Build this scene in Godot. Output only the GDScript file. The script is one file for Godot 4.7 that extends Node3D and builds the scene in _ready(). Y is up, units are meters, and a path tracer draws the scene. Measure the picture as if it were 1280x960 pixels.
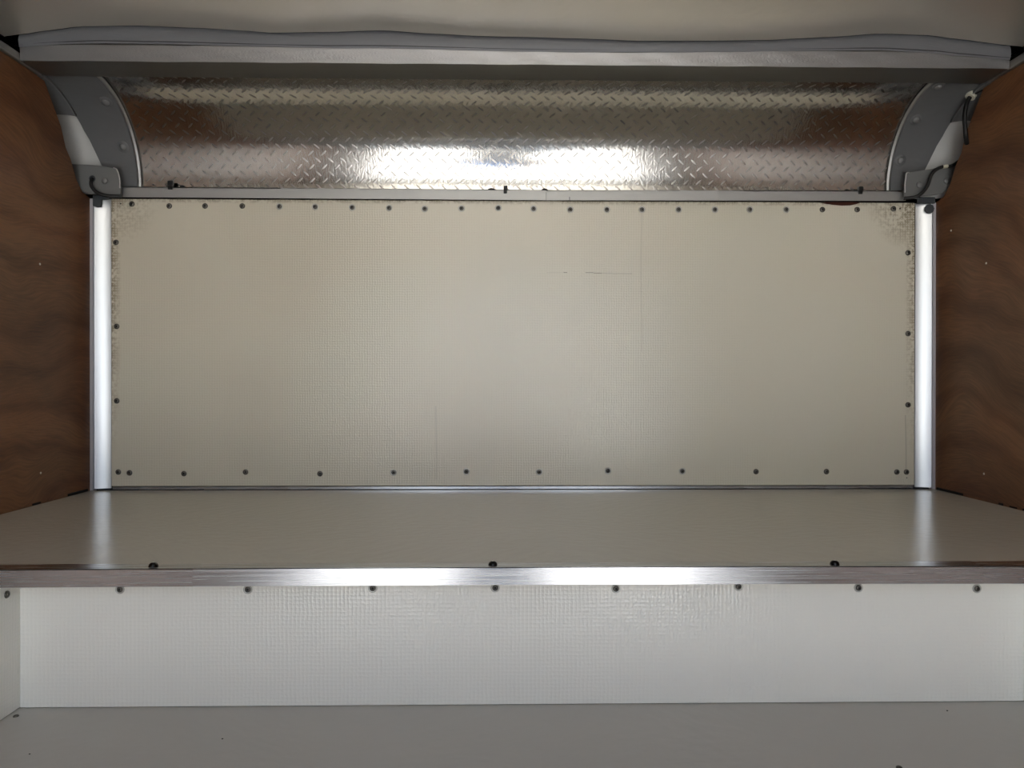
extends Node3D
# Front end of an enclosed trailer. Metres, y up; x = 0 is the trailer's centre line, z = 0 the face of the
# cream front panel, +z runs to the open rear door. Heights in the builders are measured from the bench top (SHELF).

const SHELF := 1.3          # bench top above the trailer floor
const HALF := 0.924         # half the width between the plywood walls
const DEEP := 2.15          # rear door
const ROUND := 0.178        # radius of the curved nose panel
const NOSE := Vector2(0.178, 0.655)   # its axis: z, y

var base_of := {}
var M := {}
var rng := RandomNumberGenerator.new()

# ------------------------------------------------------------------ mesh collector
class MB:
	var v := PackedVector3Array()
	var n := PackedVector3Array()
	var u := PackedVector2Array()
	var u2 := PackedVector2Array()
	var ix := PackedInt32Array()

	func vert(p: Vector3, nn: Vector3, uv := Vector2.ZERO, uv2 := Vector2.ZERO) -> int:
		v.append(p); n.append(nn); u.append(uv); u2.append(uv2)
		return v.size() - 1

	func tri(a: int, b: int, c: int) -> void:
		var nn := n[a] + n[b] + n[c]
		if (v[c] - v[a]).cross(v[b] - v[a]).dot(nn) < 0.0:
			ix.append_array([a, c, b])
		else:
			ix.append_array([a, b, c])

	static func flat_uv(p: Vector3, nn: Vector3) -> Vector2:
		var a := nn.abs()
		if a.z >= a.x and a.z >= a.y: return Vector2(p.x, -p.y)
		if a.y >= a.x: return Vector2(p.x, p.z)
		return Vector2(p.z, -p.y)

	func quad(a: Vector3, b: Vector3, c: Vector3, d: Vector3, hint: Vector3) -> void:
		var nn := (c - a).cross(d - b).normalized()
		if nn.dot(hint) < 0.0: nn = -nn
		var k := []
		for p in [a, b, c, d]:
			k.append(vert(p, nn, flat_uv(p, nn)))
		tri(k[0], k[1], k[2]); tri(k[0], k[2], k[3])

	func face(a: Vector3, b: Vector3, c: Vector3, hint: Vector3) -> void:
		var nn := (b - a).cross(c - a).normalized()
		if nn.dot(hint) < 0.0: nn = -nn
		var k := []
		for p in [a, b, c]:
			k.append(vert(p, nn, flat_uv(p, nn)))
		tri(k[0], k[1], k[2])

	# box between two corners with chamfered edges
	func box(lo: Vector3, hi: Vector3, ch := 0.001) -> void:
		var c := (lo + hi) / 2.0
		var h := (hi - lo) / 2.0
		ch = minf(ch, minf(h.x, minf(h.y, h.z)) * 0.9)
		var P := func(s: Vector3, keep: int) -> Vector3:
			var q := s * h
			for k in 3:
				if k != keep: q[k] -= s[k] * ch
			return c + q
		for ax in 3:
			var b := (ax + 1) % 3
			var d := (ax + 2) % 3
			for s in [-1.0, 1.0]:
				var pts := []
				for t in [[-1, -1], [1, -1], [1, 1], [-1, 1]]:
					var sg := Vector3.ZERO
					sg[ax] = s; sg[b] = t[0]; sg[d] = t[1]
					pts.append(P.call(sg, ax))
				var nn := Vector3.ZERO
				nn[ax] = s
				quad(pts[0], pts[1], pts[2], pts[3], nn)
				for t in [-1.0, 1.0]:
					var e0 := Vector3.ZERO
					e0[ax] = s; e0[b] = t; e0[d] = -1
					var e1 := e0
					e1[d] = 1
					quad(P.call(e0, ax), P.call(e1, ax), P.call(e1, b), P.call(e0, b), e0 * Vector3(1 if ax == 0 or b == 0 else 0, 1 if ax == 1 or b == 1 else 0, 1 if ax == 2 or b == 2 else 0))
		for x in [-1.0, 1.0]:
			for y in [-1.0, 1.0]:
				for z in [-1.0, 1.0]:
					var s := Vector3(x, y, z)
					face(P.call(s, 0), P.call(s, 1), P.call(s, 2), s)

	# smooth sheet: f(s, t) for s, t in 0..1; normals from differences, turned towards hint
	func sheet(nu: int, nv: int, f: Callable, hint: Vector3, su := 1.0, sv := 1.0, off := 0.0) -> void:
		var first := v.size()
		for j in nv + 1:
			for i in nu + 1:
				var s := float(i) / nu
				var t := float(j) / nv
				var e := 0.002
				var du: Vector3 = f.call(minf(s + e, 1), t) - f.call(maxf(s - e, 0), t)
				var dv: Vector3 = f.call(s, minf(t + e, 1)) - f.call(s, maxf(t - e, 0))
				var nn := du.cross(dv).normalized()
				if nn.dot(hint) < 0.0: nn = -nn
				vert(f.call(s, t) + nn * off, nn if off >= 0.0 else -nn, Vector2(s * su, t * sv), Vector2(s, t))
		for j in nv:
			for i in nu:
				var a := first + j * (nu + 1) + i
				tri(a, a + 1, a + nu + 2); tri(a, a + nu + 2, a + nu + 1)

	# sheet with thickness and closed edges
	func slab(nu: int, nv: int, f: Callable, thick: float, hint: Vector3, su := 1.0, sv := 1.0) -> void:
		var a0 := v.size()
		sheet(nu, nv, f, hint, su, sv)
		var b0 := v.size()
		sheet(nu, nv, f, hint, su, sv, -thick)
		var w := nu + 1
		var mid := Vector3.ZERO
		for k in range(a0, b0): mid += v[k]
		mid /= float(b0 - a0)
		for i in nu:
			for r in [0, nv * w]:
				quad(v[a0 + r + i], v[a0 + r + i + 1], v[b0 + r + i + 1], v[b0 + r + i], v[a0 + r + i] - mid)
		for j in nv:
			for r in [0, nu]:
				quad(v[a0 + j * w + r], v[a0 + (j + 1) * w + r], v[b0 + (j + 1) * w + r], v[b0 + j * w + r], v[a0 + j * w + r] - mid)

	# outline pushed from d0 to d1; at(p, d) places it
	func prism(poly: PackedVector2Array, at: Callable, d0: float, d1: float) -> void:
		var up: Vector3 = (at.call(poly[0], d1) - at.call(poly[0], d0)).normalized()
		var t := Geometry2D.triangulate_polygon(poly)
		for side in [[d0, -up], [d1, up]]:
			for k in range(0, t.size(), 3):
				face(at.call(poly[t[k]], side[0]), at.call(poly[t[k + 1]], side[0]), at.call(poly[t[k + 2]], side[0]), side[1])
		var ccw := not Geometry2D.is_polygon_clockwise(poly)
		for k in poly.size():
			var a := poly[k]
			var b := poly[(k + 1) % poly.size()]
			var o := Vector2((b - a).y, -(b - a).x).normalized()
			if not ccw: o = -o
			var hint: Vector3 = at.call(a + o * 0.001, d0) - at.call(a, d0)
			quad(at.call(a, d0), at.call(b, d0), at.call(b, d1), at.call(a, d1), hint)

	func tube(pts: Array, r: float, seg := 10) -> void:
		var fine := []
		for k in pts.size() - 1:
			var p0: Vector3 = pts[maxi(k - 1, 0)]
			var p3: Vector3 = pts[mini(k + 2, pts.size() - 1)]
			for s in 6:
				fine.append(pts[k].cubic_interpolate(pts[k + 1], p0, p3, s / 6.0))
		fine.append(pts[-1])
		var side := Vector3.UP
		var first := v.size()
		for k in fine.size():
			var t: Vector3 = (fine[mini(k + 1, fine.size() - 1)] - fine[maxi(k - 1, 0)]).normalized()
			side = (side - t * side.dot(t)).normalized() if absf(side.dot(t)) < 0.98 else t.cross(Vector3(0, 0, 1)).normalized()
			var o := t.cross(side)
			for s in seg + 1:
				var a := TAU * s / seg
				var d: Vector3 = side * cos(a) + o * sin(a)
				vert(fine[k] + d * r, d, Vector2(float(s) / seg, k * 0.1))
		var w := seg + 1
		for k in fine.size() - 1:
			for s in seg:
				var a := first + k * w + s
				tri(a, a + 1, a + w + 1); tri(a, a + w + 1, a + w)
		for e in [[0, fine[0] - fine[1]], [fine.size() - 1, fine[-1] - fine[-2]]]:
			for s in range(1, seg - 1):
				face(v[first + e[0] * w], v[first + e[0] * w + s], v[first + e[0] * w + s + 1], e[1])

	# turned shape: [radius, height] rings along axis
	func lathe(rings: Array, c: Vector3, axis: Vector3, seg := 16, sharp := false) -> void:
		axis = axis.normalized()
		var sx := axis.cross(Vector3(0.3, 0.9, 0.2)).normalized()
		var sy := axis.cross(sx)
		for k in rings.size() - 1:
			var a: Array = rings[k]
			var b: Array = rings[k + 1]
			var first := v.size()
			for e in 2:
				var q: Array = rings[k + e]
				var p0: Array = rings[k] if sharp else rings[maxi(k + e - 1, 0)]
				var p1: Array = rings[k + 1] if sharp else rings[mini(k + e + 1, rings.size() - 1)]
				for s in seg + 1:
					var ang := TAU * s / seg
					var d := sx * cos(ang) + sy * sin(ang)
					var nn: Vector3 = (d * (p1[1] - p0[1]) - axis * (p1[0] - p0[0])).normalized()
					vert(c + d * q[0] + axis * q[1], nn, Vector2(float(s) / seg, q[1]))
			for s in seg:
				var i := first + s
				if a[0] > 0.0 or k > 0 or true:
					tri(i, i + 1, i + seg + 2); tri(i, i + seg + 2, i + seg + 1)

# ------------------------------------------------------------------ naming
func numbered(parent: Node, called: String) -> String:
	var name_ := called
	var k := 1
	while parent.has_node(NodePath(name_)):
		name_ = "%s_%03d" % [called, k]
		k += 1
	return name_

func base(p: Vector3) -> Vector3:
	return p + Vector3(0, SHELF, 0)

func thing(called: String, label: String, category: String, at: Vector3, group := "") -> Node3D:
	var o := Node3D.new()
	o.name = numbered(self, called)
	o.position = base(at)
	add_child(o, true)
	base_of[o] = at
	o.set_meta("label", label); o.set_meta("category", category)
	if group: o.set_meta("group", group)
	return o

func struct(called: String, label: String, category: String, at := Vector3.ZERO) -> Node3D:
	var o := thing(called, label, category, at)
	o.set_meta("kind", "structure")
	return o

func part(called: String, mb: MB, mat: Material, parent: Node3D) -> MeshInstance3D:
	var at: Vector3 = base_of[parent]
	var v := PackedVector3Array()
	v.resize(mb.v.size())
	for k in v.size(): v[k] = mb.v[k] - at
	var a := []
	a.resize(Mesh.ARRAY_MAX)
	a[Mesh.ARRAY_VERTEX] = v; a[Mesh.ARRAY_NORMAL] = mb.n; a[Mesh.ARRAY_TEX_UV] = mb.u; a[Mesh.ARRAY_TEX_UV2] = mb.u2; a[Mesh.ARRAY_INDEX] = mb.ix
	var st := SurfaceTool.new()
	st.create_from_arrays(a)
	st.generate_tangents()
	var o := MeshInstance3D.new()
	o.mesh = st.commit()
	o.name = numbered(parent, called)
	o.material_override = mat
	parent.add_child(o, true)
	base_of[o] = at
	return o

func put(called: String, mesh: Mesh, mat: Material, parent: Node3D, at: Vector3, turn := Basis.IDENTITY) -> MeshInstance3D:
	var o := MeshInstance3D.new()
	o.mesh = mesh
	o.material_override = mat
	o.name = numbered(parent, called)
	o.transform = Transform3D(turn, at - base_of[parent])
	parent.add_child(o, true)
	base_of[o] = at
	return o

func mesh_of(mb: MB) -> ArrayMesh:
	var a := []
	a.resize(Mesh.ARRAY_MAX)
	a[Mesh.ARRAY_VERTEX] = mb.v; a[Mesh.ARRAY_NORMAL] = mb.n; a[Mesh.ARRAY_TEX_UV] = mb.u; a[Mesh.ARRAY_INDEX] = mb.ix
	var m := ArrayMesh.new()
	m.add_surface_from_arrays(Mesh.PRIMITIVE_TRIANGLES, a)
	return m

func mat(called: String, c: Color, rough: float, metal := 0.0) -> StandardMaterial3D:
	var m := StandardMaterial3D.new()
	m.resource_name = called
	m.albedo_color = c; m.roughness = rough; m.metallic = metal
	M[called] = m
	return m

# ------------------------------------------------------------------ textures
func noise(freq: float, octaves := 3, sd := 1) -> FastNoiseLite:
	var f := FastNoiseLite.new()
	f.seed = sd; f.frequency = freq; f.fractal_octaves = octaves
	f.noise_type = FastNoiseLite.TYPE_SIMPLEX_SMOOTH
	return f

# woven glass cloth showing through gel coat, one tile of 0.26 m with 48 threads each way
func weave_normal() -> ImageTexture:
	var size := 512
	var im := Image.create(size, size, false, Image.FORMAT_RGB8)
	var soft := noise(0.02, 2, 5)
	var wob := noise(0.012, 2, 9)
	var fine := noise(0.12, 2, 3)
	for y in size:
		for x in size:
			var k := 1.0
			var bx := minf(minf(x, size - x), minf(y, size - y)) / 24.0
			k = minf(1.0, bx)
			var w := wob.get_noise_2d(x, y) * 2.2 * k
			var a := 0.5 + 0.5 * cos((x + w) * TAU * 48.0 / size)
			var b := 0.5 + 0.5 * cos((y + w) * TAU * 48.0 / size)
			var s := soft.get_noise_2d(x, y) * k
			var h := pow(a, 2.0) * (0.55 + 0.2 * s) + pow(b, 2.0) * (0.4 - 0.2 * s) + 0.35 * fine.get_noise_2d(x, y) * k
			im.set_pixel(x, y, Color(0.3 + 0.3 * h, 0.3 + 0.3 * h, 0.3 + 0.3 * h))
	im.bump_map_to_normal_map(6.0)
	return ImageTexture.create_from_image(im)

func ripple_normal(freq: float, sx: float, sy: float, strength: float, sd: int) -> ImageTexture:
	var size := 256
	var im := Image.create(size, size, false, Image.FORMAT_RGB8)
	var f := noise(freq, 3, sd)
	for y in size:
		for x in size:
			var t := float(x) / size
			var q := float(y) / size
			var a := Vector2(cos(t * TAU), sin(t * TAU)) * 40.0 * sx
			var b := Vector2(cos(q * TAU), sin(q * TAU)) * 40.0 * sy
			var h := 0.5 + 0.5 * f.get_noise_3d(a.x + b.x * 0.7, a.y + b.y * 0.7, b.x - b.y)
			im.set_pixel(x, y, Color(h, h, h))
	im.bump_map_to_normal_map(strength)
	return ImageTexture.create_from_image(im)

# wear on the cream panel: grime at the edges, a scratch, faint rub lines (metres from its lower left corner)
func panel_wear(w: float, h: float) -> ImageTexture:
	var nx := 1800
	var ny := int(nx * h / w)
	var im := Image.create(nx, ny, false, Image.FORMAT_RGB8)
	var big := noise(1.3, 3, 21)
	var grit := noise(95.0, 2, 22)
	var spot := noise(14.0, 2, 23)
	for j in ny:
		var y := h * (1.0 - (j + 0.5) / ny)
		for i in nx:
			var x := w * (i + 0.5) / nx
			var c := 1.0 + 0.03 * big.get_noise_2d(x, y)
			var warm := 0.010 + 0.012 * big.get_noise_2d(x + 7.0, y)
			var near := minf(x, w - x)
			var dirt := 0.0
			if near < 0.13 or h - y < 0.05:
				var corner := clampf(1.0 - Vector2(near / 0.11, (h - y) / 0.11).length(), 0.0, 1.0)
				var edge := clampf(1.0 - near / 0.022, 0.0, 1.0) * clampf((y - 0.05) / 0.4, 0.0, 1.0)
				var top := clampf(1.0 - (h - y) / 0.010, 0.0, 1.0)
				var amount := maxf(corner * (0.95 if x > w / 2 else 0.45), maxf(edge * 0.8, top * 0.5))
				var th := minf(absf(fposmod(x, 0.0054) - 0.0027), absf(fposmod(y, 0.0054) - 0.0027))
				dirt = 0.62 * amount * clampf(0.55 + grit.get_noise_2d(x, y) * 1.2 + spot.get_noise_2d(x, y) * 0.8, 0.0, 1.0) * (0.75 if th < 0.0011 else 0.3)
			var rub := 0.0
			for r in [[1.1525, 0.3, 0.63, 0.0022, 0.035], [0.703, 0.02, 0.18, 0.0018, 0.05], [1.738, 0.04, 0.16, 0.001, 0.16]]:
				if y > r[1] and y < r[2]:
					var d: float = absf(x - r[0] - 0.0012 * sin(y * 23.0))
					rub = maxf(rub, r[4] * clampf(1.3 - d / r[3], 0.0, 1.0))
			c *= 1.0 - dirt - rub
			im.set_pixel(i, j, Color(clampf(c, 0, 1), clampf(c * (1.0 - warm - dirt * 0.12), 0, 1), clampf(c * (1.0 - 2.0 * warm - dirt * 0.3), 0, 1)))
	var dash := func(x0: float, x1: float, y: float, drop: float, t: float) -> void:
		for i in range(int(x0 / w * nx), int(x1 / w * nx)):
			var yy: float = y - drop * (i - x0 / w * nx) / ((x1 - x0) / w * nx)
			var j := int((1.0 - yy / h) * ny)
			if j > 0 and j < ny:
				var c := im.get_pixel(i, j)
				im.set_pixel(i, j, c * t)
	dash.call(0.945, 0.985, 0.4725, 0.0004, 0.93)
	dash.call(0.982, 0.990, 0.4725, 0.0, 0.55)
	dash.call(1.030, 1.066, 0.4723, 0.0012, 0.62)
	dash.call(1.066, 1.132, 0.4711, 0.001, 0.85)
	return ImageTexture.create_from_image(im)

# rotary-cut plywood face, long grain along z with swirls; 1.2 m square
func plywood_colour(sd: int) -> ImageTexture:
	var size := 1024
	var im := Image.create(size, size, false, Image.FORMAT_RGB8)
	var warp := noise(1.1, 2, sd)
	var warp2 := noise(4.0, 2, sd + 1)
	var fibre := noise(1.0, 3, sd + 2)
	var tone := noise(1.4, 2, sd + 3)
	for j in size:
		var y := 1.2 * j / size
		for i in size:
			var z := 1.2 * i / size
			var fy := y + 0.11 * warp.get_noise_2d(z * 1.5, y * 1.3) + 0.018 * warp2.get_noise_2d(z * 1.2, y * 1.6)
			var ring := 0.5 + 0.5 * sin(fy * 62.0 + 2.2 * warp2.get_noise_2d(z * 0.8, y))
			var late := pow(ring, 3.0)
			var fib := fibre.get_noise_2d(z * 14.0, fy * 300.0)
			var k := 0.90 - 0.12 * late + 0.16 * fib + 0.16 * tone.get_noise_2d(z, fy * 3.0)
			var red := 0.05 * tone.get_noise_2d(z * 2.0 + 9.0, y * 2.0)
			im.set_pixel(i, j, Color(clampf(k, 0, 1), clampf(k * (1.0 - red - 0.05 * late), 0, 1), clampf(k * (1.0 - 1.8 * red - 0.08 * late), 0, 1)))
	return ImageTexture.create_from_image(im)

# fine lengthwise scuffs of mill-finish aluminium
func mill_rough(sd: int) -> ImageTexture:
	var im := Image.create(256, 256, false, Image.FORMAT_RGB8)
	var f := noise(0.05, 3, sd)
	for y in 256:
		for x in 256:
			var h := 0.75 + 0.35 * f.get_noise_2d(x * 0.15, y * 3.0)
			im.set_pixel(x, y, Color(h, h, h))
	return ImageTexture.create_from_image(im)

func materials() -> void:
	var weave := weave_normal()
	var m := mat("cream_gel_coat", Color(0.87, 0.855, 0.79), 0.16)
	m.metallic_specular = 0.65
	m.normal_enabled = true; m.normal_texture = weave; m.normal_scale = 0.24
	m.uv1_scale = Vector3(1 / 0.26, 1 / 0.26, 1)
	m.detail_enabled = true; m.detail_albedo = panel_wear(1.758, 0.629); m.detail_blend_mode = BaseMaterial3D.BLEND_MODE_MUL
	m.detail_uv_layer = BaseMaterial3D.DETAIL_UV_2
	m = mat("white_gel_coat", Color(0.965, 0.955, 0.92), 0.18)
	m.metallic_specular = 0.6
	m.normal_enabled = true; m.normal_texture = weave; m.normal_scale = 0.26
	m.uv1_scale = Vector3(1 / 0.26, 1 / 0.26, 1)
	m = mat("smooth_gel_coat", Color(0.77, 0.75, 0.705), 0.2)
	m.normal_enabled = true; m.normal_texture = ripple_normal(0.11, 1, 1, 1.2, 31); m.normal_scale = 0.12
	m.uv1_scale = Vector3(1.4, 1.4, 1)
	m = mat("grey_gel_coat", Color(0.71, 0.695, 0.67), 0.3)
	m.normal_enabled = true; m.normal_texture = ripple_normal(0.11, 1, 1, 1.2, 32); m.normal_scale = 0.12
	m.uv1_scale = Vector3(1.4, 1.4, 1)
	m = mat("plywood_left", Color(0.52, 0.35, 0.225), 0.45)
	m.albedo_texture = plywood_colour(41); m.uv1_scale = Vector3(1 / 1.2, 1 / 1.2, 1)
	m = mat("plywood_right", Color(0.52, 0.35, 0.225), 0.45)
	m.albedo_texture = plywood_colour(57); m.uv1_scale = Vector3(1 / 1.2, 1 / 1.2, 1)
	mat("plywood_edge", Color(0.50, 0.28, 0.14), 0.8)
	var scuff := mill_rough(61)
	m = mat("mill_aluminium", Color(0.83, 0.83, 0.84), 0.42, 1.0)
	m.roughness_texture = scuff; m.uv1_scale = Vector3(2, 8, 1)
	m = mat("bright_aluminium", Color(0.72, 0.725, 0.74), 0.32, 1.0)
	m.roughness_texture = scuff; m.uv1_scale = Vector3(2, 14, 1)
	mat("post_aluminium", Color(0.80, 0.81, 0.82), 0.36, 1.0)
	mat("beam_aluminium", Color(0.55, 0.545, 0.53), 0.42, 1.0)
	mat("rail_aluminium", Color(0.70, 0.70, 0.695), 0.5, 0.9)
	mat("pale_lip", Color(0.74, 0.73, 0.75), 0.4, 0.2)
	m = mat("tread_aluminium", Color(0.80, 0.79, 0.77), 0.15, 1.0)
	m.normal_enabled = true; m.normal_texture = ripple_normal(0.06, 1, 1, 2.0, 33); m.normal_scale = 0.16
	m.uv1_scale = Vector3(14, 3, 1)
	m = mat("painted_grey", Color(0.38, 0.385, 0.39), 0.5)
	m.normal_enabled = true; m.normal_texture = ripple_normal(0.09, 1, 1, 2.0, 34); m.normal_scale = 0.15
	m.uv1_scale = Vector3(1, 3, 1)
	mat("gusset_grey", Color(0.47, 0.475, 0.475), 0.45, 0.2)
	mat("white_skin", Color(0.78, 0.78, 0.77), 0.45)
	m = mat("ceiling_sheet", Color(0.90, 0.875, 0.825), 0.28, 0.75)
	m.normal_enabled = true; m.normal_texture = ripple_normal(0.05, 1, 1, 2.0, 35); m.normal_scale = 0.12
	m.uv1_scale = Vector3(3, 2, 1)
	m = mat("sealant", Color(0.40, 0.405, 0.42), 0.4)
	m.normal_enabled = true; m.normal_texture = ripple_normal(0.09, 0.6, 1.5, 3.0, 36); m.normal_scale = 0.4
	m.uv1_scale = Vector3(2, 20, 1)
	m = mat("crinkled_tape", Color(0.60, 0.60, 0.61), 0.34, 0.75)
	m.normal_enabled = true; m.normal_texture = ripple_normal(0.12, 1, 1, 3.0, 37); m.normal_scale = 0.5
	m.uv1_scale = Vector3(6, 40, 1)
	mat("dark_bead", Color(0.10, 0.10, 0.11), 0.5)
	mat("steel_head", Color(0.42, 0.41, 0.39), 0.36, 1.0)
	mat("washer", Color(0.74, 0.735, 0.71), 0.4, 0.6)
	mat("socket_dark", Color(0.03, 0.03, 0.03), 0.6)
	mat("black_screw", Color(0.06, 0.055, 0.05), 0.22, 0.4)
	mat("black_rubber", Color(0.05, 0.05, 0.055), 0.5)
	mat("white_plastic", Color(0.78, 0.77, 0.70), 0.45)
	mat("shell_dark", Color(0.10, 0.10, 0.105), 0.85)
	mat("gasket", Color(0.26, 0.275, 0.29), 0.7)
	mat("speck", Color(0.85, 0.83, 0.78), 0.6)
	mat("rust_wood", Color(0.27, 0.13, 0.08), 0.9)
	mat("deck", Color(0.62, 0.62, 0.61), 0.6)
	mat("concrete", Color(0.66, 0.66, 0.655), 0.9)
	mat("door_grey", Color(0.55, 0.54, 0.55), 0.6)
	m = mat("clothes", Color.WHITE, 0.8)
	m.vertex_color_use_as_albedo = true
	mat("worn_lugs", Color(0.66, 0.645, 0.63), 0.28, 1.0)
	mat("pinhole", Color(0.05, 0.045, 0.04), 0.9)

# ------------------------------------------------------------------ bodies
# bones: [from, radius, to, radius, colour]; tapered capsules joined by a smooth minimum, meshed as surface nets into b
func flesh(b: MB, tint: PackedColorArray, bones: Array, cell: float, blend: float) -> void:
	var lo: Vector3 = bones[0][0]
	var hi := lo
	for q in bones:
		for e in [[q[0], q[1]], [q[2], q[3]]]:
			lo = lo.min(e[0] - Vector3.ONE * (e[1] + cell * 3)); hi = hi.max(e[0] + Vector3.ONE * (e[1] + cell * 3))
	var nx := int((hi.x - lo.x) / cell) + 2
	var ny := int((hi.y - lo.y) / cell) + 2
	var nz := int((hi.z - lo.z) / cell) + 2
	var f := PackedFloat32Array()
	f.resize(nx * ny * nz); f.fill(1.0)
	var near := f.duplicate()
	var who := PackedInt32Array()
	who.resize(nx * ny * nz)
	for w in bones.size():
		var q: Array = bones[w]
		var p0: Vector3 = q[0]
		var ab: Vector3 = q[2] - p0
		var len2 := maxf(ab.length_squared(), 1e-9)
		var m: float = maxf(q[1], q[3]) + blend + cell * 2
		var a: Vector3 = (p0.min(q[2]) - Vector3.ONE * m - lo) / cell
		var c: Vector3 = (p0.max(q[2]) + Vector3.ONE * m - lo) / cell
		for k in range(maxi(int(a.z), 0), mini(int(c.z) + 1, nz)):
			for j in range(maxi(int(a.y), 0), mini(int(c.y) + 1, ny)):
				for i in range(maxi(int(a.x), 0), mini(int(c.x) + 1, nx)):
					var p := lo + Vector3(i, j, k) * cell
					var t := clampf((p - p0).dot(ab) / len2, 0.0, 1.0)
					var d: float = (p - p0 - ab * t).length() - lerpf(q[1], q[3], t)
					var at := (k * ny + j) * nx + i
					var h := maxf(blend - absf(f[at] - d), 0.0) / blend
					f[at] = minf(f[at], d) - h * h * blend * 0.25
					if d < near[at]:
						near[at] = d; who[at] = w
	var id := {}
	for k in nz - 1:
		for j in ny - 1:
			for i in nx - 1:
				var at := (k * ny + j) * nx + i
				var sum := Vector3.ZERO
				var n := 0
				var corner_ := []
				for o in 8: corner_.append(f[at + (o & 1) + ((o >> 1) & 1) * nx + (o >> 2) * nx * ny])
				for o in 8:
					for ax in 3:
						var o2 := o | (1 << ax)
						if o2 != o and (corner_[o] < 0.0) != (corner_[o2] < 0.0):
							var t: float = corner_[o] / (corner_[o] - corner_[o2])
							var p := Vector3(o & 1, (o >> 1) & 1, o >> 2)
							p[ax] += t
							sum += p; n += 1
				if n:
					var g := Vector3(corner_[1] - corner_[0] + corner_[7] - corner_[6], corner_[2] - corner_[0] + corner_[7] - corner_[5], corner_[4] - corner_[0] + corner_[7] - corner_[3])
					id[at] = b.vert(lo + (Vector3(i, j, k) + sum / n) * cell, g.normalized())
					tint.append(bones[who[at]][4])
	for at in id:
		var k: int = at / (nx * ny)
		var j: int = (at / nx) % ny
		var i: int = at % nx
		var steps := [1, nx, nx * ny]
		for ax in 3:
			if (f[at] < 0.0) == (f[at + steps[ax]] < 0.0): continue
			var s1: int = steps[(ax + 1) % 3]
			var s2: int = steps[(ax + 2) % 3]
			if id.has(at - s1) and id.has(at - s2) and id.has(at - s1 - s2):
				b.tri(id[at], id[at - s1], id[at - s1 - s2]); b.tri(id[at], id[at - s1 - s2], id[at - s2])

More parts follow.
